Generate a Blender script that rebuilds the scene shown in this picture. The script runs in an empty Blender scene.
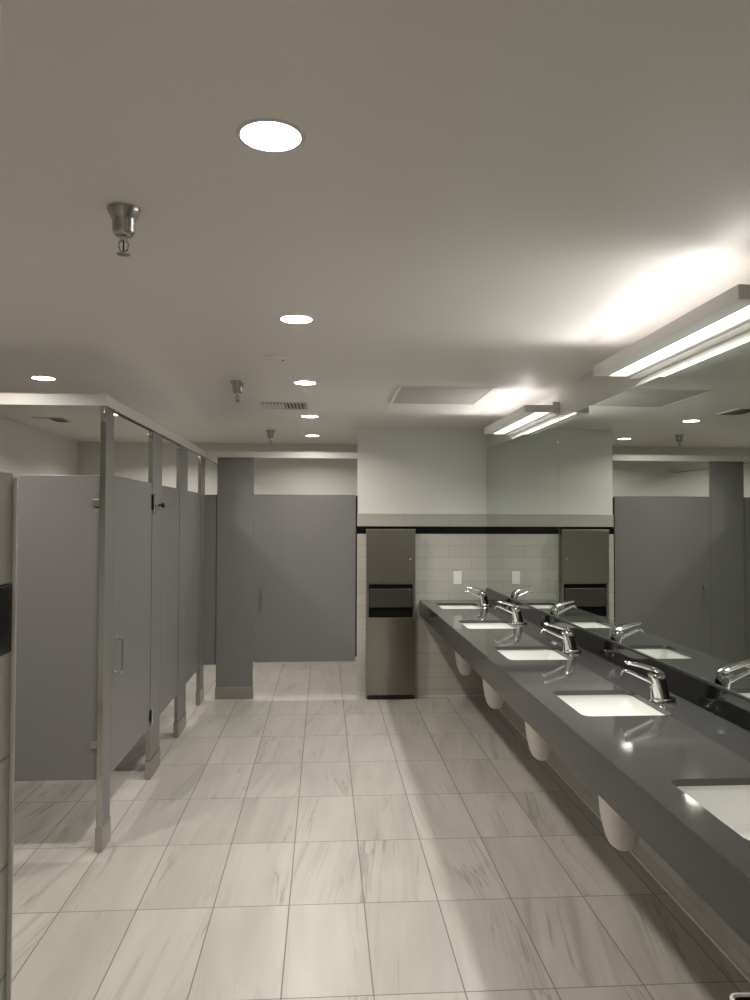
import bpy, bmesh, math, random
from mathutils import Vector, Matrix
random.seed(4)
S = bpy.context.scene
COL = S.collection
PI = math.pi

# ------------------------------------------------------------------ helpers: materials
def new_mat(name):
    m = bpy.data.materials.new(name); m.use_nodes = True
    nt = m.node_tree; b = nt.nodes['Principled BSDF']
    return m, nt, b
def node(nt, kind, ins=None, **attrs):
    n = nt.nodes.new(kind)
    for k, v in attrs.items(): setattr(n, k, v)
    for k, v in (ins or {}).items():
        if hasattr(v, 'is_linked') or isinstance(v, bpy.types.NodeSocket): nt.links.new(v, n.inputs[k])
        else: n.inputs[k].default_value = v
    return n
def lin(r, g, b):
    f = lambda c: (c/12.92 if c <= .04045 else ((c+.055)/1.055)**2.4)
    return (f(r/255), f(g/255), f(b/255), 1)
def math_n(nt, op, a, b=None, c=None):
    ins = {0: a}
    if b is not None: ins[1] = b
    if c is not None: ins[2] = c
    return node(nt, 'ShaderNodeMath', ins, operation=op).outputs[0]
def ramp(nt, fac, stops):
    n = node(nt, 'ShaderNodeValToRGB', {0: fac})
    e = n.color_ramp.elements
    while len(e) < len(stops): e.new(.5)
    for q, (p, c) in zip(e, stops): q.position = p; q.color = c if len(c) == 4 else (*c, 1)
    return n.outputs[0]
def mix(nt, fac, a, b, mode='MIX'):
    n = node(nt, 'ShaderNodeMix', data_type='RGBA', blend_type=mode)
    for s, v in ((0, fac), (6, a), (7, b)):
        if isinstance(v, bpy.types.NodeSocket): nt.links.new(v, n.inputs[s])
        else: n.inputs[s].default_value = v
    return n.outputs[2]
def bump(nt, b, height, strength=.1, dist=.01):
    n = node(nt, 'ShaderNodeBump', {'Height': height, 'Strength': strength, 'Distance': dist})
    nt.links.new(n.outputs[0], b.inputs['Normal'])
def plain(name, col, rough=.5, metal=0, noise=0, scale=30, spec=.5, bmp=0, stretch=(1, 1, 1)):
    m, nt, b = new_mat(name)
    b.inputs['Roughness'].default_value = rough; b.inputs['Metallic'].default_value = metal
    b.inputs['Specular IOR Level'].default_value = spec
    if noise or bmp:
        tc = node(nt, 'ShaderNodeTexCoord')
        mp = node(nt, 'ShaderNodeMapping', {0: tc.outputs['Object'], 'Scale': stretch})
        nz = node(nt, 'ShaderNodeTexNoise', {'Vector': mp.outputs[0], 'Scale': scale, 'Detail': 4})
        d = tuple(c*(1-noise) for c in col[:3]) + (1,)
        nt.links.new(mix(nt, nz.outputs[0], d, col), b.inputs['Base Color'])
        if bmp: bump(nt, b, nz.outputs[0], bmp, .002)
    else: b.inputs['Base Color'].default_value = col
    return m

M = {}
M['paint'] = plain('wall_paint', (.66, .655, .615, 1), .45, noise=.04, scale=3, bmp=.05)
M['ceiling'] = plain('ceiling_paint', (.74, .695, .655, 1), .36, noise=.03, scale=4, bmp=.06)
M['laminate'] = plain('grey_laminate', (.163, .159, .157, 1), .40, noise=.05, scale=60)
M['steel'] = plain('brushed_steel', (.42, .405, .38, 1), .30, 1, noise=.12, scale=25, stretch=(1, 1, 14))
M['dispenser_steel'] = plain('satin_steel', (.295, .28, .245, 1), .28, 1, noise=.10, scale=14, stretch=(9, 1, .6))
M['polished'] = plain('polished_steel', (.45, .44, .41, 1), .06, 1, noise=.05, scale=10)
M['alu'] = plain('satin_aluminium', (.72, .70, .67, 1), .42, .35, noise=.06, scale=20, stretch=(1, 1, 1))
M['chrome'] = plain('chrome', (.62, .62, .62, 1), .04, 1)
M['black'] = plain('black_plastic', (.008, .008, .008, 1), .4, noise=.2)
M['dark_slot'] = plain('dark_recess', (.004, .004, .004, 1), .7, noise=.2, spec=.1)
M['stone'] = plain('charcoal_solid_surface', (.060, .060, .058, 1), .06, noise=.10, scale=240, spec=.5)
M['black_stone'] = plain('black_polished_stone', (.009, .009, .0095, 1), .07, noise=.10, scale=240, spec=.3)
M['panel_grey'] = plain('access_panel_paint', (.40, .385, .36, 1), .5, noise=.03)
M['stone_shaded'] = plain('charcoal_shaded_apron', (.050, .050, .048, 1), .14, noise=.10, scale=240, spec=.16)  # same stone as the worktop, apron shade put into colour and reflectance
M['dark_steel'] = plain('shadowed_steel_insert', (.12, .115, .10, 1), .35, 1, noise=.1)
M['duct_grey'] = plain('grey_duct', (.10, .095, .085, 1), .6, noise=.1)
M['porcelain'] = plain('white_porcelain', (.80, .80, .77, 1), .08, noise=.02, scale=5)
M['white_plastic'] = plain('white_plastic', (.74, .70, .66, 1), .32, noise=.03, scale=12)
M['white_enamel'] = plain('white_enamel', (.62, .60, .57, 1), .4, noise=.03, scale=9)
M['outlet'] = plain('outlet_white', (.80, .80, .76, 1), .3, noise=.02)
M['bag'] = plain('white_bin_liner', (.8, .8, .8, 1), .35, noise=.05, bmp=.3)
M['band'] = plain('black_gloss_tile', (.006, .006, .008, 1), .12, noise=.2, scale=8, spec=.25)

def emit(name, col, s):
    m, nt, b = new_mat(name)
    b.inputs['Base Color'].default_value = (.8, .8, .8, 1)
    b.inputs['Emission Color'].default_value = col; b.inputs['Emission Strength'].default_value = s
    return m
M['lens'] = emit('downlight_lens', (1, .97, .92, 1), 18)
M['lens_tube'] = emit('vanity_lens', (1, .985, .95, 1), 7)
M['lens_up'] = emit('vanity_upper_lens', (1, .985, .95, 1), 1.2)

# mirror silvering, slightly green
m, nt, b = new_mat('mirror_glass')
b.inputs['Base Color'].default_value = (.66, .71, .665, 1); b.inputs['Metallic'].default_value = 1; b.inputs['Roughness'].default_value = .004
M['mirror'] = m

# wall tile: 4 x 16 inch running bond.  axis 0: runs along x, 1: runs along y
def wall_tile(name, axis, u0):
    m, nt, b = new_mat(name)
    tc = node(nt, 'ShaderNodeTexCoord'); sp = node(nt, 'ShaderNodeSeparateXYZ', {0: tc.outputs['Object']})
    u = sp.outputs[axis]; z = sp.outputs[2]
    v = math_n(nt, 'DIVIDE', math_n(nt, 'SUBTRACT', 1.444, z), .106)
    row = math_n(nt, 'FLOOR', v); fv = math_n(nt, 'FRACT', math_n(nt, 'ADD', v, 40))
    par = math_n(nt, 'MODULO', math_n(nt, 'ADD', row, 40), 2)
    uu = math_n(nt, 'ADD', math_n(nt, 'DIVIDE', math_n(nt, 'SUBTRACT', u, u0), .41), math_n(nt, 'MULTIPLY', par, .5))
    uu = math_n(nt, 'ADD', uu, 40); cu = math_n(nt, 'FLOOR', uu); fu = math_n(nt, 'FRACT', uu)
    def edge(f, w):   # 1 in the tile, 0 in the joint
        d = math_n(nt, 'MINIMUM', f, math_n(nt, 'SUBTRACT', 1, f))
        n = node(nt, 'ShaderNodeMapRange', {0: d, 1: w*.5, 2: w*1.1, 3: 0, 4: 1}); return n.outputs[0]
    tile = math_n(nt, 'MINIMUM', edge(fu, .0042), edge(fv, .017))
    idv = node(nt, 'ShaderNodeCombineXYZ', {0: cu, 1: row})
    wn = node(nt, 'ShaderNodeTexWhiteNoise', {'Vector': idv.outputs[0]})
    c = mix(nt, wn.outputs[0], (.43, .415, .365, 1), (.475, .46, .41, 1))
    c = mix(nt, tile, (.285, .272, .235, 1), c)
    nt.links.new(c, b.inputs['Base Color'])
    b.inputs['Roughness'].default_value = .22
    bump(nt, b, tile, .35, .002)
    return m
M['tile_x'] = wall_tile('ceramic_wall_tile', 0, 1.31)
M['tile_y'] = wall_tile('ceramic_wall_tile_side', 1, .05)

# floor porcelain 12 x 24 with linear veins
m, nt, b = new_mat('porcelain_floor_tile')
tc = node(nt, 'ShaderNodeTexCoord'); sp = node(nt, 'ShaderNodeSeparateXYZ', {0: tc.outputs['Object']})
W, L, X0, Y0 = .3048, .6096, -.134, 2.566
ux = math_n(nt, 'ADD', math_n(nt, 'DIVIDE', math_n(nt, 'SUBTRACT', sp.outputs[0], X0), W), 40)
uy = math_n(nt, 'ADD', math_n(nt, 'DIVIDE', math_n(nt, 'SUBTRACT', sp.outputs[1], Y0), L), 40)
ix, iy = math_n(nt, 'FLOOR', ux), math_n(nt, 'FLOOR', uy)
fx, fy = math_n(nt, 'FRACT', ux), math_n(nt, 'FRACT', uy)
ed = lambda f, w: node(nt, 'ShaderNodeMapRange', {0: math_n(nt, 'MINIMUM', f, math_n(nt, 'SUBTRACT', 1, f)), 1: w*.6, 2: w*1.2, 3: 0, 4: 1}).outputs[0]
tile = math_n(nt, 'MINIMUM', ed(fx, .0085), ed(fy, .0043))
idv = node(nt, 'ShaderNodeCombineXYZ', {0: ix, 1: iy})
wn = node(nt, 'ShaderNodeTexWhiteNoise', {'Vector': idv.outputs[0]})
rs = node(nt, 'ShaderNodeSeparateColor', {0: wn.outputs['Color']})
r1, r2, r3 = rs.outputs[0], rs.outputs[1], rs.outputs[2]
flip = math_n(nt, 'SUBTRACT', math_n(nt, 'MULTIPLY', r3, .26), .07)
px = math_n(nt, 'ADD', math_n(nt, 'SUBTRACT', sp.outputs[0], math_n(nt, 'MULTIPLY', sp.outputs[1], flip)), math_n(nt, 'MULTIPLY', r1, 60))
py = math_n(nt, 'ADD', sp.outputs[1], math_n(nt, 'MULTIPLY', r2, 60))
def nz(sx, sy, detail, dist=0, rough=.55, w=0):
    cb = node(nt, 'ShaderNodeCombineXYZ', {0: math_n(nt, 'MULTIPLY', px, sx), 1: math_n(nt, 'MULTIPLY', py, sy), 2: math_n(nt, 'MULTIPLY', r1, 30+w)})
    return node(nt, 'ShaderNodeTexNoise', {'Vector': cb.outputs[0], 'Scale': 1, 'Detail': detail, 'Distortion': dist, 'Roughness': rough}).outputs[0]
cloud = nz(7, 1.3, 3)
band = nz(20, .55, 3, .15, w=7)
vein = math_n(nt, 'ABSOLUTE', math_n(nt, 'SUBTRACT', nz(12, .62, 4, .25, .55, 13), .5))
vmask = node(nt, 'ShaderNodeMapRange', {0: nz(5, 1.0, 2, 0, .5, 23), 1: .48, 2: .62, 3: 0, 4: 1}).outputs[0]
vline = math_n(nt, 'MULTIPLY', node(nt, 'ShaderNodeMapRange', {0: vein, 1: .0, 2: .022, 3: 1, 4: 0}).outputs[0], vmask)
c = ramp(nt, cloud, [(.3, (.360, .337, .302, 1)), (.62, (.425, .400, .362, 1))])
c = mix(nt, math_n(nt, 'MULTIPLY', ramp(nt, band, [(.50, (0, 0, 0, 1)), (.70, (1, 1, 1, 1))]), math_n(nt, 'MULTIPLY', r3, .75)), c, (.28, .262, .235, 1))
c = mix(nt, math_n(nt, 'MULTIPLY', vline, .55), c, (.15, .137, .120, 1))
vein2 = math_n(nt, 'ABSOLUTE', math_n(nt, 'SUBTRACT', nz(26, .50, 3, .15, .5, 41), .5))
vm2 = node(nt, 'ShaderNodeMapRange', {0: nz(4, .8, 2, 0, .5, 57), 1: .50, 2: .64, 3: 0, 4: 1}).outputs[0]
vl2 = math_n(nt, 'MULTIPLY', math_n(nt, 'MULTIPLY', node(nt, 'ShaderNodeMapRange', {0: vein2, 1: .0, 2: .035, 3: 1, 4: 0}).outputs[0], vm2), math_n(nt, 'MULTIPLY', r2, .45))
c = mix(nt, vl2, c, (.17, .152, .132, 1))
tone = math_n(nt, 'ADD', .93, math_n(nt, 'MULTIPLY', r2, .10))
hv = node(nt, 'ShaderNodeHueSaturation', {'Value': tone, 'Color': c}).outputs[0]
c = mix(nt, tile, (.17, .153, .135, 1), hv)
nt.links.new(c, b.inputs['Base Color'])
nt.links.new(node(nt, 'ShaderNodeMapRange', {0: tile, 3: .7, 4: .33}).outputs[0], b.inputs['Roughness'])
bump(nt, b, tile, .3, .002)
M['floor'] = m

# ------------------------------------------------------------------ helpers: meshes
def box(bm, x0, x1, y0, y1, z0, z1, bev=0, seg=2):
    r = bmesh.ops.create_cube(bm, size=1)
    vs = r['verts']
    for v in vs:
        v.co = Vector(((x0+x1)/2+v.co.x*(x1-x0), (y0+y1)/2+v.co.y*(y1-y0), (z0+z1)/2+v.co.z*(z1-z0)))
    if bev:
        es = list({e for v in vs for e in v.link_edges})
        bmesh.ops.bevel(bm, geom=es, offset=bev, segments=seg, affect='EDGES', profile=.5)
def lathe(bm, prof, c, n=28, axis='z', cap=True):
    rings = []
    for r, h in prof:
        ring = []
        for k in range(n):
            a = 2*PI*k/n
            p = {'z': (r*math.cos(a), r*math.sin(a), h), 'x': (h, r*math.cos(a), r*math.sin(a)), 'y': (r*math.cos(a), h, r*math.sin(a))}[axis]
            ring.append(bm.verts.new(Vector(c)+Vector(p)))
        rings.append(ring)
    for a, b_ in zip(rings, rings[1:]):
        for k in range(n): bm.faces.new((a[k], a[(k+1) % n], b_[(k+1) % n], b_[k]))
    if cap: bm.faces.new(rings[0]); bm.faces.new(rings[-1])
def tube(bm, pts, rad, n=12, flat=1.0, up=(0, 0, 1)):
    pts = [Vector(p) for p in pts]; rings = []
    rr = rad if isinstance(rad, (list, tuple)) else [rad]*len(pts)
    for i, p in enumerate(pts):
        d = (pts[min(i+1, len(pts)-1)]-pts[max(i-1, 0)]).normalized()
        u = Vector(up) if abs(d.dot(Vector(up))) < .97 else Vector((0, 1, 0))
        s = d.cross(u).normalized(); t = s.cross(d).normalized()
        rings.append([bm.verts.new(p+s*rr[i]*math.cos(2*PI*k/n)+t*rr[i]*flat*math.sin(2*PI*k/n)) for k in range(n)])
    for a, b_ in zip(rings, rings[1:]):
        for k in range(n): bm.faces.new((a[k], a[(k+1) % n], b_[(k+1) % n], b_[k]))
    bm.faces.new(rings[0]); bm.faces.new(rings[-1])
def arc(c, r, a0, a1, n, plane='xz'):
    o = []
    for k in range(n+1):
        a = a0+(a1-a0)*k/n; p, q = r*math.cos(a), r*math.sin(a)
        o.append((c[0]+p, c[1], c[2]+q) if plane == 'xz' else (c[0]+p, c[1]+q, c[2]))
    return o
def rrect(cx, cy, hx, hy, r, z, n=6):
    o = []
    for sx, sy, a in ((1, 1, 0), (-1, 1, PI/2), (-1, -1, PI), (1, -1, 3*PI/2)):
        for k in range(n+1):
            t = a+PI/2*k/n
            o.append((cx+sx*(hx-r)+r*math.cos(t), cy+sy*(hy-r)+r*math.sin(t), z))
    return o
def loft(bm, loops, cap0=True, cap1=True):
    rings = [[bm.verts.new(p) for p in l] for l in loops]; n = len(rings[0])
    for a, b_ in zip(rings, rings[1:]):
        for k in range(n): bm.faces.new((a[k], a[(k+1) % n], b_[(k+1) % n], b_[k]))
    if cap0: bm.faces.new(rings[0])
    if cap1: bm.faces.new(rings[-1])
def prism_y(bm, pts, y0, y1):
    loft(bm, [[(x, y0, z) for x, z in pts], [(x, y1, z) for x, z in pts]])
def prism_x(bm, pts, x0, x1):
    loft(bm, [[(x0, y, z) for y, z in pts], [(x1, y, z) for y, z in pts]])

def obj(name, bm, mats, parent=None, smooth=False, origin=None):
    bmesh.ops.recalc_face_normals(bm, faces=bm.faces)
    if origin is None: origin = parent_world(parent) if parent else Vector((0, 0, 0))
    for v in bm.verts: v.co -= Vector(origin)
    me = bpy.data.meshes.new(name); bm.to_mesh(me); bm.free()
    o = bpy.data.objects.new(name, me); COL.objects.link(o)
    for mm in (mats if isinstance(mats, (list, tuple)) else [mats]): me.materials.append(mm)
    if smooth:
        for p in me.polygons: p.use_smooth = True
        try: me.set_sharp_from_angle(angle=math.radians(38))
        except Exception: pass
    if parent: o.parent = parent
    else: o.location = origin
    return o
def parent_world(p):
    v = Vector((0, 0, 0))
    while p: v += Vector(p.location); p = p.parent
    return v
def B(*boxes, bev=0):
    bm = bmesh.new()
    for q in boxes: box(bm, *q, bev=bev)
    return bm
def thing(name, label, cat, loc, group=None):
    o = bpy.data.objects.new(name, None); COL.objects.link(o); o.location = loc
    o.empty_display_size = .05
    o['label'] = label; o['category'] = cat
    if group: o['group'] = group
    return o
def tag(o, label, cat, group=None):
    o['label'] = label; o['category'] = cat
    if group: o['group'] = group
    return o
def struct(name, bm, mats):
    o = obj(name, bm, mats); o['kind'] = 'structure'; return o
def dup(root, loc, label, group=None):
    r = root.copy(); COL.objects.link(r); r.location = loc; r['label'] = label
    if group: r['group'] = group
    for ch in list(root.children):
        c = ch.copy(); COL.objects.link(c); c.parent = r
        for g in list(ch.children):
            d = g.copy(); COL.objects.link(d); d.parent = c
    return r

# ------------------------------------------------------------------ setting
CE = 2.39; XL, XW = -2.63, 1.470; YB, YBB = 6.78, 8.40; YR = -1.6; TT = .012
struct('floor', B((XL, XW, YR, YBB, -.1, 0)), M['floor'])
struct('ceiling', B((XL-.1, XW+.1, YR-.1, YBB+.1, CE, CE+.1)), M['ceiling'])
struct('wall_right', B((XW, XW+.1, YR, YBB, 0, CE)), M['paint'])
struct('wall_left', B((XL-.1, XL, YR, YBB+.1, 0, CE)), M['paint'])
struct('wall_rear', B((XL, XW+.1, YR-.1, YR, 0, CE)), M['paint'])
struct('wall_far', B((XL, XW+.1, YBB, YBB+.1, 0, CE)), M['paint'])
struct('wall_dispenser', B((.298, XW, YB+TT, YB+.13, 0, CE)), M['paint'])
bm = bmesh.new()   # solid block with a rounded drywall corner
loft(bm, [[(XL, YR, z), (-.324, YR, z)]+[(-.336+.012*math.cos(a*PI/16), .773+.012*math.sin(a*PI/16), z) for a in range(9)]+[(XL, .785, z)] for z in (0, CE)])
struct('wall_entry', bm, M['paint'])
def wainscot(name, axis, a0, a1, f, sgn, mat, TT=TT):
    """tile field, black liner and cap course standing sgn*TT off plane f"""
    bm = bmesh.new()
    def bx(u0, u1, z0, z1, t, slot, bev):
        n0 = len(bm.faces)
        lo, hi = sorted((f, f+sgn*t))
        q = (u0, u1, lo, hi, z0, z1) if axis == 0 else (lo, hi, u0, u1, z0, z1)
        k = set(bm.faces)
        box(bm, *q, bev=bev)
        for fc in bm.faces:
            if fc not in k: fc.material_index = slot
    bx(a0, a1, 0, 1.4395, TT, 0, .0005)
    bx(a0, a1, 1.4402, 1.5063, TT+.0005, 1, .001)
    bx(a0, a1, 1.507, 1.618, TT, 2, .002)
    return struct(name, bm, [mat, M['band'], mat2cap[axis]])
def cap_tile(name, axis, u0):
    m, nt, b = new_mat(name)
    tc = node(nt, 'ShaderNodeTexCoord'); sp = node(nt, 'ShaderNodeSeparateXYZ', {0: tc.outputs['Object']})
    uu = math_n(nt, 'FRACT', math_n(nt, 'ADD', math_n(nt, 'DIVIDE', math_n(nt, 'SUBTRACT', sp.outputs[axis], u0), .41), 40))
    d = math_n(nt, 'MINIMUM', uu, math_n(nt, 'SUBTRACT', 1, uu))
    t = node(nt, 'ShaderNodeMapRange', {0: d, 1: .002, 2: .005, 3: 0, 4: 1}).outputs[0]
    nt.links.new(mix(nt, t, (.28, .265, .235, 1), (.385, .37, .33, 1)), b.inputs['Base Color'])
    b.inputs['Roughness'].default_value = .22
    return m
mat2cap = [cap_tile('cap_course_tile', 0, .702), cap_tile('cap_course_tile_side', 1, .05)]
wainscot('trim_1', 0, .293, XW-TT, YB+TT, -1, M['tile_x'])          # far wall
wainscot('trim_2', 1, YR, YB+TT, XW, -1, M['tile_y'])               # sink wall, partly behind the mirror
wainscot('trim_3', 1, YR+TT, .785, -.324, 1, M['tile_y'], .0155)           # entry wall return at the left edge
wainscot('trim_4', 0, -.324+.017, XW-TT, YR, 1, M['tile_x'])          # wall behind the camera
struct('baseboard_right', B((1.449, 1.4578, YR+.02, 6.766, 0, .011), bev=.002), M['white_enamel'])
struct('baseboard_far', B((.295, .372, 6.771, 6.7798, 0, .011), (.802, 1.448, 6.771, 6.7798, 0, .011), bev=.002), M['white_enamel'])
struct('trim_5', B((-.324, -.3050, .7855, .7895, 0, 1.613), bev=.0008), M['alu'])   # metal edge strip of the entry tile

# ------------------------------------------------------------------ toilet partitions
XF, TP = -1.04, .025        # outer face of the row, thickness
XI = XF-TP
def pilaster(loc_label, y0, y1, group):
    t = thing('partition_pilaster', loc_label, 'pilaster', (XF-TP/2, (y0+y1)/2, 0), group)
    obj('post_panel', B((XI, XF, y0, y1, .02, 2.104), bev=.0015), M['laminate'], t)
    obj('shoe', B((XI-.005, XF+.005, y0-.005, y1+.005, 0, .112), bev=.003), M['steel'], t)
    obj('edge_trim', B((XI-.0007, XF+.0007, y0-.002, y0-.0005, .115, 2.095)), M['polished' if y0 < 4 else 'steel'], t)
    bm = B((XI+.001, XF-.002, y0-.020, y0-.003, 2.068, 2.103), bev=.002)
    box(bm, XI+.003, XF-.004, y0-.008, y0-.003, 2.030, 2.066, bev=.001)
    lathe(bm, [(.005, -.0255), (.005, -.020)], ((XI+XF)/2, y0, 2.086), 10, 'y')
    obj('head_bracket', bm, M['chrome'], t)
    for yy in (y0+.018, y1-.018):
        bm = bmesh.new(); lathe(bm, [(.0055, .0), (.0055, .002), (.003, .0035)], (XF, yy, 1.96), 10, 'x')
        obj('screw', bm, M['chrome'], t)
    return t
PG = 'pilasters of the stall row'
p1 = pilaster('narrow grey partition pilaster at the near end of the stall row, polished edge', 3.730, 3.870, PG)
p2 = pilaster('grey partition pilaster with black door hinge, second from the near end of the stall row', 4.735, 5.005, PG)
p3 = pilaster('wide grey partition pilaster between the second and third doors of the left stall row', 5.620, 5.935, PG)
p4 = pilaster('last grey pilaster of the left stall row, beside the broad far pilaster', 6.575, 6.797, PG)

# broad far pilaster, facing the camera
t = thing('partition_pilaster', 'broad grey partition pilaster left of the wide far stall door, full width steel shoe', 'pilaster', (-.775, 6.80, 0), 'pilasters beside the far stall')
obj('post_panel', B((-.934, -.616, 6.79, 6.815, .02, 2.107), bev=.0015), M['laminate'], t)
obj('shoe', B((-.940, -.610, 6.784, 6.821, 0, .105), bev=.003), M['steel'], t)

# end panel closing the near side of the row
t = thing('partition_panel', 'large grey end panel of the stall row facing the viewer, left edge of the photo', 'partition panel', (-1.85, 3.75, .335))
obj('panel_board', B((XL+.004, XI-.004, 3.738, 3.763, .335, 1.776), bev=.0015), M['laminate'], t)
for z in (.50, 1.645):
    bm = B((-1.098, -1.066, 3.728, 3.7375, z-.017, z+.017), bev=.002)
    lathe(bm, [(.006, -.004), (.006, 0)], (-1.080, 3.728, z), 10, 'y')
    obj('bracket', bm, M['steel'], t)
    # wall bracket
    obj('wall_bracket', B((XL+.0005, XL+.03, 3.730, 3.7375, z-.02, z+.02), bev=.002), M['steel'], t)

def pull(bm, a, bdir, z0, z1, r=.005, off=.034):
    """U shaped pull; a: foot point (x,y); bdir: outward direction (x,y)"""
    x, y = a; dx, dy = bdir
    pts = [(x, y, z1)]
    for k in range(5):
        s = k/4*PI/2
        pts.append((x+dx*(off-.01+.01*math.sin(s)), y+dy*(off-.01+.01*math.sin(s)), z1-.01+.01*math.cos(s)))
    for k in range(5):
        s = k/4*PI/2
        pts.append((x+dx*(off-.01+.01*math.cos(s)), y+dy*(off-.01+.01*math.cos(s)), z0+.01-.01*math.sin(s)))
    pts.append((x, y, z0))
    tube(bm, pts, r, 10)
def row_door(label, y0, y1, hinge=None, with_pull=True):
    t = thing('stall_door', label, 'stall door', (XF-TP/2, (y0+y1)/2, .315), 'doors of the left stall row')
    obj('door_board', B((XI+.001, XF-.001, y0, y1, .315, 1.780), bev=.0015), M['laminate'], t)
    obj('top_edge', B((XI, XF, y0+.001, y1-.001, 1.7803, 1.7835)), M['steel'], t)
    if with_pull:
        bm = bmesh.new(); pull(bm, (XF-.001, y0+.05), (1, 0), .805, .972, .0048, .038)
        for z in (.805, .972): lathe(bm, [(.011, 0), (.011, .003)], (XF-.001, y0+.05, z), 12, 'x')
        obj('handle', bm, M['chrome'], t, True)
    return t
d1 = row_door('wide grey stall door nearest the viewer in the left row, with chrome pull handle', 3.877, 4.728)
d2 = row_door('middle grey stall door of the left row, behind the black hinged pilaster', 5.012, 5.613, with_pull=False)
d3 = row_door('farthest grey stall door of the left row, before the corner', 5.942, 6.568, with_pull=False)
# black hinges between the first door and the second pilaster
for z0, z1 in ((1.625, 1.715), (.352, .415)):
    zc = (z0+z1)/2
    bm = B((XF-.0008, XF+.012, 4.712, 4.730, z0, z1), (XF-.0008, XF+.012, 4.7385, 4.765, z1-.016, z1), (XF-.0008, XF+.012, 4.7385, 4.765, z0, z0+.012), bev=.0015)
    h = obj('hinge', bm, M['black'], d1); h['label'] = 'black hinge bracket'
    bm = bmesh.new(); lathe(bm, [(.007, z0-.02), (.007, z1+.006)], (XF+.010, 4.734, 0), 12)
    q = obj('pin', bm, M['chrome'], h); 
# round black bumper knob on the pilaster
bm = bmesh.new(); lathe(bm, [(.006, 0), (.006, .020), (.016, .022), (.017, .034), (.012, .040)], (XF, 4.905, 1.655), 16, 'x')
q = obj('bumper_knob', bm, M['black'], p2, True)
bm = B((XF, XF+.006, 4.772, 4.80, 1.60, 1.66), bev=.001)
q = obj('latch_keeper', bm, M['chrome'], p2)

# wide far stall door
t = thing('stall_door', 'wide grey stall door at the far end, beside the steel towel dispenser', 'stall door', (-.17, 6.80, .32), 'far stall front')
obj('door_board', B((-.6135, .280, 6.79, 6.815, .32, 1.781), bev=.0015), M['laminate'], t)
obj('top_edge', B((-.608, .276, 6.789, 6.816, 1.7813, 1.7845)), M['steel'], t)
obj('bottom_edge', B((-.608, .276, 6.789, 6.816, .3155, .3197)), M['steel'], t)
bm = bmesh.new(); pull(bm, (-.540, 6.79), (0, -1), .80, .97)
obj('handle', bm, M['laminate'], t, True)
bm = bmesh.new()
lathe(bm, [(.0082, .36), (.0082, 1.775)], (.2885, 6.7905, 0), 12)
obj('hinge', bm, M['black'], t)  # hinge drawn full height in black, standing in for the shaded gap
# narrow filler between the row and the broad pilaster
t = thing('partition_panel', 'narrow grey filler panel in the corner between the stall row and broad far pilaster', 'partition panel', (-.99, 6.81, .30), 'far stall front')
obj('panel_board', B((-1.046, -.9365, 6.80, 6.825, .30, 1.781), bev=.0015), M['laminate'], t)
obj('bottom_edge', B((-1.045, -.938, 6.799, 6.826, .2955, .2997)), M['steel'], t)
# dividers between the stalls
for yc, lab in ((4.87, 'grey divider panel behind the second pilaster, between the first and second stalls'),
                (5.78, 'grey divider panel behind the third pilaster, between the second and third stalls'),
                (6.70, 'grey divider panel behind the fourth pilaster, before the far stall')):
    t = thing('partition_panel', lab, 'partition panel', (-1.85, yc, .32), 'dividers between the stalls')
    obj('panel_board', B((XL+.004, XI-.004, yc-.0125, yc+.0125, .32, 1.776), bev=.0015), M['laminate'], t)

# head rails (anti-grip profile)
def rail_prof(c, w=.020):
    return [(c-w, 2.106), (c+w, 2.106), (c+w, 2.158), (c+w-.006, 2.164), (c-w+.006, 2.168), (c-w, 2.160)]
t = thing('head_rail', 'long aluminium head rail running along the top of the left stall row', 'head rail', (-1.0525, 5.9, 2.106), 'head rails of the stalls')
bm = bmesh.new(); prism_y(bm, rail_prof(-1.0525), 3.705, YBB-.001); obj('rail', bm, M['alu'], t)
bm = B((-1.0655, -1.0395, 3.72, YBB-.01, 2.1035, 2.1058)); obj('channel', bm, M['black'], t)
t = thing('head_rail', 'short aluminium head rail above the near end panel at left edge', 'head rail', (-1.85, 3.725, 2.106), 'head rails of the stalls')
bm = bmesh.new(); prism_x(bm, [(3.705, 2.106), (3.745, 2.106), (3.745, 2.160), (3.739, 2.168), (3.711, 2.164), (3.705, 2.158)], XL+.001, -1.0735); obj('rail', bm, M['alu'], t)
t = thing('head_rail', 'aluminium head rail over the far stall door and broad pilaster', 'head rail', (-.37, 6.80, 2.108), 'head rails of the stalls')
bm = bmesh.new(); prism_x(bm, [(6.782, 2.1085), (6.822, 2.1085), (6.822, 2.160), (6.816, 2.168), (6.788, 2.164), (6.782, 2.158)], -1.0315, .2975); obj('rail', bm, M['alu'], t)

# ------------------------------------------------------------------ vanity counter
XC, ZC = .850, .855
SINKS = [6.305, 5.195, 4.080, 2.965, 1.870]
CY0, CY1 = .35, 6.776
t = thing('vanity_counter', 'long dark grey solid surface counter under the mirror with five basin cut-outs', 'counter', (1.15, 3.5, .70))
bm = bmesh.new()
def loop_edges(pts):
    vs = [bm.verts.new(p) for p in pts]
    return [bm.edges.new((vs[k], vs[(k+1) % len(vs)])) for k in range(len(vs))]
es = loop_edges([(XC+.003, CY0, ZC), (1.4575, CY0, ZC), (1.4575, CY1, ZC), (XC+.003, CY1, ZC)])
for yc in SINKS: es += loop_edges(rrect(1.118, yc, .170, .209, .034, ZC))
bmesh.ops.triangle_fill(bm, use_beauty=True, edges=es)
holes = [f for f in bm.faces if any(abs(f.calc_center_median().x-1.118) < .170 and abs(f.calc_center_median().y-yc) < .209 and
         all(abs(v.co.x-1.118) < .1705 and abs(v.co.y-yc) < .2095 for v in f.verts) for yc in SINKS)]
bmesh.ops.delete(bm, geom=holes, context='FACES')
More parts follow.
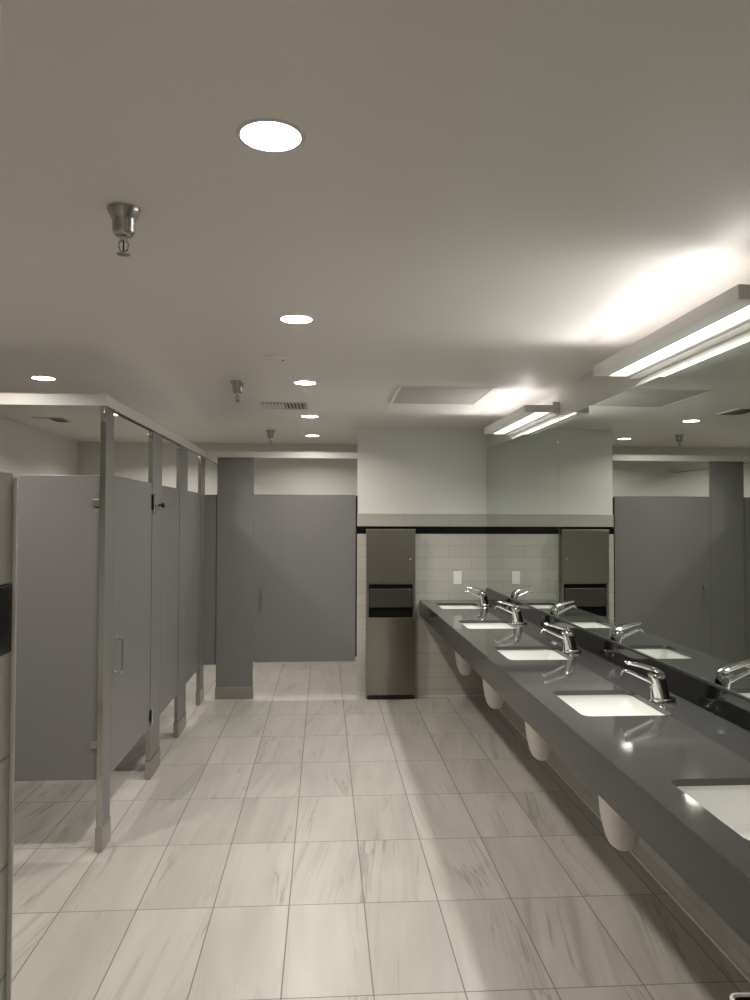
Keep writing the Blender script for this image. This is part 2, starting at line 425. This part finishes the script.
r = bmesh.ops.extrude_face_region(bm, geom=list(bm.faces))
for v in r['geom']:
    if isinstance(v, bmesh.types.BMVert): v.co.z -= .020
obj('worktop', bm, M['stone'], t)
bm = bmesh.new()
prism_y(bm, [(XC, .722), (XC, .852), (XC+.003, .855), (XC+.003, .8345), (XC+.022, .8345), (XC+.022, .722)], CY0, CY1)
obj('apron', bm, M['stone_shaded'], t)
obj('backsplash', B((1.440, 1.4575, CY0, CY1, .8555, .957), bev=.0015), M['black_stone'], t)

for k, yc in enumerate(SINKS):
    where = ['farthest from the viewer, under the wall outlet', 'second from the far wall', 'in the middle of the counter', 'second from the near end, beside the largest fully seen faucet', 'nearest the viewer, cut by the right photo edge'][k]
    if k == 0:
        t = thing('undermount_sink', 'white rectangular undermount sink basin '+where, 'sink', (1.118, yc, .70), 'sinks in the vanity counter')
        bm = bmesh.new(); zt = .8345
        ins = [(.174, .214, .038, zt), (.173, .213, .04, zt-.012), (.160, .203, .055, zt-.07), (.145, .188, .06, zt-.115), (.11, .15, .06, zt-.135), (.03, .03, .029, zt-.140)]
        out = [(.185, .228, .055, zt), (.185, .228, .055, zt-.014), (.175, .218, .06, zt-.07), (.16, .203, .065, zt-.125), (.12, .16, .06, zt-.148), (.035, .035, .034, zt-.152)]
        loops = [rrect(1.118, yc, a, b2, c2, z) for a, b2, c2, z in reversed(out)] + [rrect(1.118, yc, a, b2, c2, z) for a, b2, c2, z in ins]
        loft(bm, loops); sink0 = t; obj('basin', bm, M['porcelain'], t, True)
        bm = bmesh.new(); lathe(bm, [(.0, zt-.1385), (.018, zt-.1385), (.022, zt-.137), (.026, zt-.1395)], (1.118, yc, 0), 20, cap=False); obj('drain', bm, M['chrome'], t, True)
    else: dup(sink0, (1.118, yc, .70), 'white rectangular undermount sink basin '+where)
    # faucet
    who = ['farthest chrome faucet, in the corner by the far wall outlet', 'chrome faucet second from the far wall', 'chrome faucet behind the middle sink', 'large chrome single lever faucet behind the second nearest sink', 'nearest chrome faucet, behind the sink cut by the right photo edge'][k]
    if k == 0:
        f0 = t = thing('faucet', who, 'faucet', (1.345, yc, ZC), 'faucets on the vanity counter')
        bm = bmesh.new()   # escutcheon base
        loft(bm, [rrect(1.343, yc, .044, .034, .024, z) for z in (ZC+.0003, ZC+.011)] + [rrect(1.343, yc, .040, .031, .022, ZC+.0155)]); obj('base_plate', bm, M['chrome'], t, True)
        bm = bmesh.new()   # body leaning towards the user
        prof = [(1.334, .032, .029, .013), (1.331, .031, .028, .035), (1.325, .030, .0265, .065), (1.318, .032, .025, .090), (1.312, .034, .024, .106), (1.309, .029, .019, .113)]
        loft(bm, [[(cx+hx*math.cos(2*PI*j/24), yc+hy*math.sin(2*PI*j/24), ZC+z) for j in range(24)] for cx, hx, hy, z in prof]); obj('body', bm, M['chrome'], t, True)
        bm = bmesh.new()   # slim rising spout with turned down tip
        tube(bm, [(1.320, yc, ZC+.068), (1.290, yc, ZC+.080), (1.26, yc, ZC+.093), (1.225, yc, ZC+.109), (1.198, yc, ZC+.121), (1.183, yc, ZC+.122), (1.174, yc, ZC+.114), (1.170, yc, ZC+.103)],
             [.015, .013, .0105, .0095, .009, .009, .0088, .0085], 14, .72); obj('spout', bm, M['chrome'], t, True)
        bm = bmesh.new()   # lever
        lv = [(1.344, .012, .003, .108), (1.333, .023, .008, .114), (1.308, .027, .012, .123), (1.275, .025, .011, .134), (1.24, .022, .009, .144), (1.208, .020, .0075, .151), (1.191, .017, .0065, .154), (1.185, .010, .003, .155)]
        loft(bm, [[(cx, yc+hw*math.cos(2*PI*j/16), ZC+z+hh*math.sin(2*PI*j/16)) for j in range(16)] for cx, hw, hh, z in lv]); obj('lever', bm, M['chrome'], t, True)
        bm = bmesh.new(); lathe(bm, [(.0025, 0), (.0025, .050), (.0065, .053), (.0075, .058), (.005, .064)], (1.297, yc+.012, ZC+.0005), 12)
        lathe(bm, [(.008, 0), (.008, .004), (.004, .005)], (1.297, yc+.012, ZC+.0003), 12); obj('lift_rod', bm, M['chrome'], t, True)
    else: dup(f0, (1.345, yc, ZC), who)
    # white trap cover below the counter
    who = ['farthest white pipe cover under the counter, nearest the far wall', 'second white pipe cover from the far wall, hanging below the counter', 'third white pipe cover from the far wall, under the middle sink', 'second nearest white pipe cover below the counter, with its rounded bottom in full view', 'nearest white pipe cover under the counter, cut by the right photo edge'][k]
    if k == 0:
        c0 = t = thing('pipe_cover', who, 'pipe cover', (1.18, yc, .27), 'pipe covers under the counter')
        rows = [(1.172, .004, .006, .285), (1.172, .030, .034, .289), (1.170, .046, .056, .303), (1.167, .056, .072, .330), (1.165, .064, .084, .37), (1.164, .072, .092, .42), (1.165, .079, .098, .49), (1.170, .086, .104, .57), (1.176, .093, .110, .64), (1.180, .098, .115, .6832)]
        bm = bmesh.new(); loft(bm, [[(cx+hx*math.copysign(abs(math.cos(2*PI*j/32))**.8, math.cos(2*PI*j/32)), yc+hy*math.copysign(abs(math.sin(2*PI*j/32))**.8, math.sin(2*PI*j/32)), z) for j in range(32)] for cx, hx, hy, z in rows])
        obj('shell', bm, M['white_plastic'], t, True)
        bm = bmesh.new(); tube(bm, [(1.225, yc, .50), (1.32, yc, .51), (1.4578, yc, .52)], .045, 20); obj('wall_sleeve', bm, M['white_plastic'], t, True)
        bm = bmesh.new(); lathe(bm, [(.009, 0), (.009, -.004), (.006, -.006)], (1.145, yc-.096, .51), 12, 'y'); q = obj('screw_cap', bm, M['black'], t); 
    else: dup(c0, (1.18, yc, .27), who)

# ------------------------------------------------------------------ mirror
for y0, y1, lab in ((4.683, 6.775, 'far frameless mirror panel beside the corner, reflecting outlet and cream tiles'),
                    (.35, 4.680, 'long near frameless mirror panel above the counter, reflecting the grey stall door')):
    t = thing('wall_mirror', lab, 'mirror', (1.4565, (y0+y1)/2, .958), 'mirror panels above the counter')
    obj('glass', B((1.4530, 1.4575, y0, y1, .960, 2.195), bev=.0006), M['mirror'], t)
    obj('bottom_channel', B((1.4510, 1.4525, y0, y1, .9575, .9640)), M['steel'], t)
    # mounting board behind the glass, flush on the wall above the tile
    obj('backing', B((1.4580, 1.4698, y0+.002, y1-.002, 1.622, 2.193)), M['white_enamel'], t)

# ------------------------------------------------------------------ vanity lights
def vanity(y0, y1, label):
    t = thing('vanity_light', label, 'wall light', (1.45, (y0+y1)/2, 2.24), 'linear lights above the mirror')
    bm = bmesh.new()   # hollow tray: front lip, end plates, bottom flanges
    for q in ((1.250, 1.256, y0, y1, 2.241, 2.287), (1.256, 1.425, y0, y0+.006, 2.241, 2.287), (1.256, 1.425, y1-.006, y1, 2.241, 2.287),
              (1.256, 1.322, y0+.006, y1-.006, 2.241, 2.246), (1.403, 1.425, y0+.006, y1-.006, 2.241, 2.287)):
        box(bm, *q)
    obj('housing', bm, M['white_enamel'], t)
    obj('back_plate', B((1.4255, 1.4695, y0-.004, y1+.004, 2.232, 2.308), bev=.002), M['white_enamel'], t)
    obj('diffuser', B((1.323, 1.402, y0+.012, y1-.012, 2.246, 2.252)), M['lens_tube'], t)
    obj('upper_diffuser', B((1.275, 1.402, y0+.012, y1-.012, 2.268, 2.272)), M['lens_up'], t)
    for up in (0, 1, 2):
        l = bpy.data.lights.new('lamp', 'AREA'); l.shape = 'RECTANGLE'; l.size = .076 if not up else .12; l.size_y = y1-y0-.04
        l.energy = (VDN, VUP, VFAR)[up]; l.color = (1, .995, .97); l.spread = math.radians(140)
        o = bpy.data.objects.new('lamp', l); COL.objects.link(o); o.parent = t
        o.location = Vector((1.362 if not up else 1.33, (y0+y1)/2, 2.2440 if not up else 2.288))-Vector(t.location)
        if up: l.spread = math.radians(150 if up == 1 else 64); l.size = .03
        o.rotation_euler = (0, (0, math.radians(180-84), math.radians(180-80))[up], 0)
VUP, VDN, VFAR = 1.15, 13.0, 2.1
vanity(4.70, 5.935, 'far white linear vanity light on the mirror wall, nearer the corner')
vanity(2.23, 3.485, 'near white linear vanity light at the right photo edge above the mirror')

# ------------------------------------------------------------------ ceiling things
DL = 13.0
def downlight(x, y, label, group='recessed downlights'):
    t = thing('downlight', label, 'ceiling light', (x, y, CE), group)
    bm = bmesh.new(); lathe(bm, [(.0635, -.0005), (.0645, -.0035), (.072, -.0025), (.0745, -.0005)], (x, y, CE), 40, cap=False); obj('trim_ring', bm, M['white_enamel'], t, True)
    bm = bmesh.new(); lathe(bm, [(.0632, -.003), (.0632, -.0005)], (x, y, CE), 40); obj('lens', bm, M['lens'], t)
    return t
lamp = bpy.data.lights.new('downlight_lamp', 'AREA'); lamp.shape = 'DISK'; lamp.size = .125; lamp.energy = DL; lamp.color = (1, .937, .868); lamp.spread = math.radians(150)
def with_lamp(t):
    o = bpy.data.objects.new('lamp', lamp); COL.objects.link(o); o.parent = t; o.location = (0, 0, -.006)
for x, y, lab in ((-.117, 1.63, 'largest recessed downlight, nearest the viewer, top centre of the ceiling'),
                  (-.117, 3.135, 'second recessed downlight from the viewer, in the centre row'),
                  (-.117, 4.605, 'third recessed downlight from the viewer, before the ceiling diffuser'),
                  (-.117, 6.127, 'fourth recessed downlight from the viewer, just beyond the ceiling diffuser'),
                  (-.117, 7.544, 'farthest recessed downlight, beyond the head rail of the far stall'),
                  (-1.640, 4.583, 'recessed downlight above the left stalls, at the left photo edge'),
                  (-1.640, 6.130, 'recessed downlight over the stalls, glimpsed under the left head rail'),
                  (-.117, -1.38, 'unseen downlight added behind the viewer, outside the photo'),  # added to light the entry trim and near pilaster edge from behind
                  (-1.640, 3.080, 'recessed downlight in front of the end panel, outside the photo'),
                  (-1.640, 7.544, 'recessed downlight over the far stall corner')):
    with_lamp(downlight(x, y, lab))

for k, (x, y, lab) in enumerate(((-.532, 2.05, 'nearest and largest chrome sprinkler head hanging from the ceiling'),
                                 (-.518, 4.605, 'middle chrome sprinkler head, beside the third downlight'),
                                 (-.500, 7.15, 'farthest chrome sprinkler head, above the far stall rail'))):
    if k == 0:
        s0 = t = thing('sprinkler_head', lab, 'sprinkler', (x, y, CE), 'ceiling sprinklers')
        bm = bmesh.new(); lathe(bm, [(.043, -.0005), (.043, -.004), (.040, -.012), (.032, -.027), (.0295, -.031), (.0295, -.060), (.026, -.068), (.021, -.073), (.014, -.074)], (x, y, CE), 32); obj('escutcheon_cup', bm, M['steel'], t, True)
        bm = bmesh.new(); lathe(bm, [(.010, -.0745), (.010, -.086), (.006, -.088)], (x, y, CE), 14); obj('nozzle', bm, M['chrome'], t, True)
        for sx in (-1, 1):
            bm = bmesh.new(); tube(bm, [(x+sx*.008, y, CE-.084), (x+sx*.0125, y, CE-.095), (x+sx*.010, y, CE-.108), (x+sx*.003, y, CE-.116)], .0028, 8); obj('frame_arm', bm, M['chrome'], t, True)
        bm = bmesh.new(); lathe(bm, [(.0022, -.088), (.0022, -.114)], (x, y, CE), 8); obj('bulb', bm, M['black'], t)
        bm = bmesh.new(); lathe(bm, [(.005, -.1165), (.0175, -.120), (.0175, -.1215), (.004, -.1235)], (x, y, CE), 20); obj('deflector', bm, M['steel'], t, True)
    else: dup(s0, (x, y, CE), lab)

# ceiling sensor
t = thing('ceiling_sensor', 'small white round ceiling sensor beyond the second downlight', 'sensor', (-.25, 3.89, CE))
bm = bmesh.new(); lathe(bm, [(.055, -.0005), (.055, -.006), (.048, -.014), (.03, -.017)], (-.25, 3.89, CE), 32); obj('case', bm, M['ceiling'], t, True)
bm = bmesh.new(); lathe(bm, [(.009, -.0125), (.009, -.0165), (.004, -.018)], (-.212, 3.89, CE), 12); obj('sensor_eye', bm, M['black'], t)
# two-way supply diffuser
def register(x0, x1, y0, y1, label, slot='dark_slot'):
    t = thing('ceiling_vent', label, 'vent', ((x0+x1)/2, (y0+y1)/2, CE), 'ceiling vents')
    bm = B((x0, x1, y0, y0+.018, CE-.006, CE-.0005), (x0, x1, y1-.018, y1, CE-.006, CE-.0005), (x0, x0+.018, y0+.018, y1-.018, CE-.006, CE-.0005), (x1-.018, x1, y0+.018, y1-.018, CE-.006, CE-.0005))
    obj('frame', bm, M['white_enamel'], t)
    obj('duct_opening', B((x0+.018, x1-.018, y0+.018, y1-.018, CE-.0020, CE-.0004)), M[slot], t)
    n = 12; w = (x1-x0-.036)/n
    for j in range(n):
        xa = x0+.018+w*(j+.5); s = -1 if j < n/2 else 1
        bm = bmesh.new(); prism_y(bm, [(xa-s*w*.36, CE-.0024), (xa-s*w*.36+.0015, CE-.0024), (xa+s*w*.36+.0015, CE-.013), (xa+s*w*.36, CE-.013)], y0+.019, y1-.019)
        obj('slat', bm, M['white_enamel'], t)
    return t
register(-.455, -.115, 5.40, 5.72, 'white slatted ceiling diffuser between the third and fourth downlights')
register(-2.375, -2.125, 6.38, 6.64, 'ceiling vent over the stalls, seen above the near end panel', 'duct_grey')
# access panel
t = thing('access_panel', 'flush white access panel in the ceiling near the far vanity light', 'access panel', (.765, 5.03, CE))
bm = B((.455, 1.068, 4.665, 4.685, CE-.004, CE-.0005), (.455, 1.068, 5.370, 5.390, CE-.004, CE-.0005), (.455, .475, 4.685, 5.370, CE-.004, CE-.0005), (1.048, 1.068, 4.685, 5.370, CE-.004, CE-.0005))
obj('frame', bm, M['ceiling'], t)
obj('door_leaf', B((.478, 1.045, 4.688, 5.367, CE-.003, CE-.0006)), M['panel_grey'], t)

# ------------------------------------------------------------------ towel dispenser with waste receptacle
t = thing('towel_dispenser', 'tall stainless steel paper towel dispenser and waste receptacle on the tiled far wall', 'towel dispenser', (.586, 6.735, 0))
x0, x1, yf = .371, .801, 6.690
st = M['dispenser_steel']
obj('cabinet', B((x0, x0+.022, yf+.006, 6.7795, .035, 1.474), (x1-.022, x1, yf+.006, 6.7795, .035, 1.474), (x0+.022, x1-.022, 6.768, 6.7795, .035, 1.474), (x0+.022, x1-.022, yf+.02, 6.768, 1.0, 1.474), (x0+.022, x1-.022, yf+.02, 6.768, .035, .69)), st, t)
obj('top_lip', B((x0-.002, x1+.002, yf-.004, 6.7795, 1.4745, 1.4835), bev=.001), M['steel'], t)
d = obj('upper_door', B((x0+.001, x1-.001, yf-.006, yf+.0055, 1.010, 1.473), bev=.002), st, t)
bm = bmesh.new(); lathe(bm, [(.010, 0), (.010, -.004), (.006, -.005)], (.757, yf-.006, 1.222), 16, 'y'); obj('lock', bm, M['chrome'], d)
obj('towel_slot', B((x0+.0225, x1-.0225, yf+.012, 6.767, .958, .999)), M['dark_slot'], t)
bm = B((x0+.028, x1-.028, yf+.002, yf+.016, .800, .962), bev=.004); obj('recess_panel', bm, M['dark_steel'], t)
obj('waste_opening', B((x0+.0225, x1-.0225, yf+.022, 6.767, .692, .798)), M['dark_slot'], t)
# waste bin with gently bowed front
bm = bmesh.new(); pts = [(x0+.008, yf+.0195)]
for j in range(13):
    s = j/12; pts.append((x0+.004+(x1-x0-.008)*s, yf+.004-.022*math.sin(PI*s)))
pts.append((x1-.008, yf+.0195))
loft(bm, [[(x, y, z) for x, y in pts] for z in (.046, .704)]); wb = obj('waste_bin', bm, st, t, True)
bm = bmesh.new(); loft(bm, [[(x, y-.003 if 0 < i < len(pts)-1 else y, z) for i, (x, y) in enumerate(pts)] for z in (.7045, .712)]); obj('rolled_edge', bm, M['steel'], wb)
obj('plinth', B((x0+.012, x1-.012, yf+.012, 6.7795, 0, .034)), M['black'], t)

# ------------------------------------------------------------------ outlet
t = thing('wall_outlet', 'white electrical outlet on the far tile wall above the farthest sink', 'outlet', (1.189, 6.78, 1.05))
obj('cover_plate', B((1.153, 1.225, 6.7745, 6.7795, .992, 1.108), bev=.002), M['outlet'], t)
for z in (1.031, 1.069):
    q = obj('socket', B((1.172, 1.206, 6.7725, 6.7743, z-.014, z+.014), bev=.0006), M['outlet'], t)

# ------------------------------------------------------------------ waste bin under the counter
t = thing('waste_basket', 'black waste basket with thin white rim, bottom right corner under the counter', 'waste basket', (1.016, 1.402, 0))
bx_, by_ = 1.016, 1.402
Rz = Matrix.Rotation(math.radians(-3), 3, 'Z')
def rot(l): return [tuple(Rz @ (Vector(p)-Vector((bx_, by_, p[2])))+Vector((bx_, by_, p[2]))) for p in l]
bm = bmesh.new()
loft(bm, [rot(rrect(bx_, by_, hx, hy, .018, z)) for hx, hy, z in ((.11, .17, .03), (.02, .05, .02), (.105, .165, 0), (.118, .178, .02), (.150, .216, .545), (.146, .212, .545), (.114, .172, .035))][2:], True, True)
obj('tub', bm, M['black'], t)
bm = bmesh.new()
loft(bm, [rot(rrect(bx_, by_, hx, hy, .016, z)) for hx, hy, z in ((.1515, .2175, .50), (.1535, .2195, .52), (.154, .220, .548), (.1525, .2185, .551), (.1490, .2150, .551), (.1470, .2130, .5455))], False, False)
obj('rim', bm, M['bag'], t, True)

# ------------------------------------------------------------------ camera and view
f, p, y, r = 767, .0247, .0663, .0029
cy, sy, cp, sp_ = math.cos(y), math.sin(y), math.cos(p), math.sin(p)
fwd = Vector((sy*cp, cy*cp, sp_)); right = Vector((cy, -sy, 0)); up = right.cross(fwd)
c_, s_ = math.cos(r), math.sin(r)
R_, U_ = c_*right+s_*up, -s_*right+c_*up
cam = bpy.data.cameras.new('camera'); co = bpy.data.objects.new('camera', cam); COL.objects.link(co)
cam.sensor_fit = 'VERTICAL'; cam.sensor_height = 36; cam.lens = f*36/1000; cam.clip_start = .02
mw = Matrix((R_, U_, -fwd)).transposed().to_4x4(); mw.translation = Vector((0, 0, 1.572)); co.matrix_world = mw
S.camera = co
w = bpy.data.worlds.new('world'); S.world = w; w.use_nodes = True
w.node_tree.nodes['Background'].inputs[0].default_value = (.5, .5, .5, 1); w.node_tree.nodes['Background'].inputs[1].default_value = .05
S.view_settings.view_transform = 'Standard'; S.view_settings.look = 'None'; S.view_settings.gamma = 1
S.view_settings.use_curve_mapping = False; S.view_settings.exposure = .06
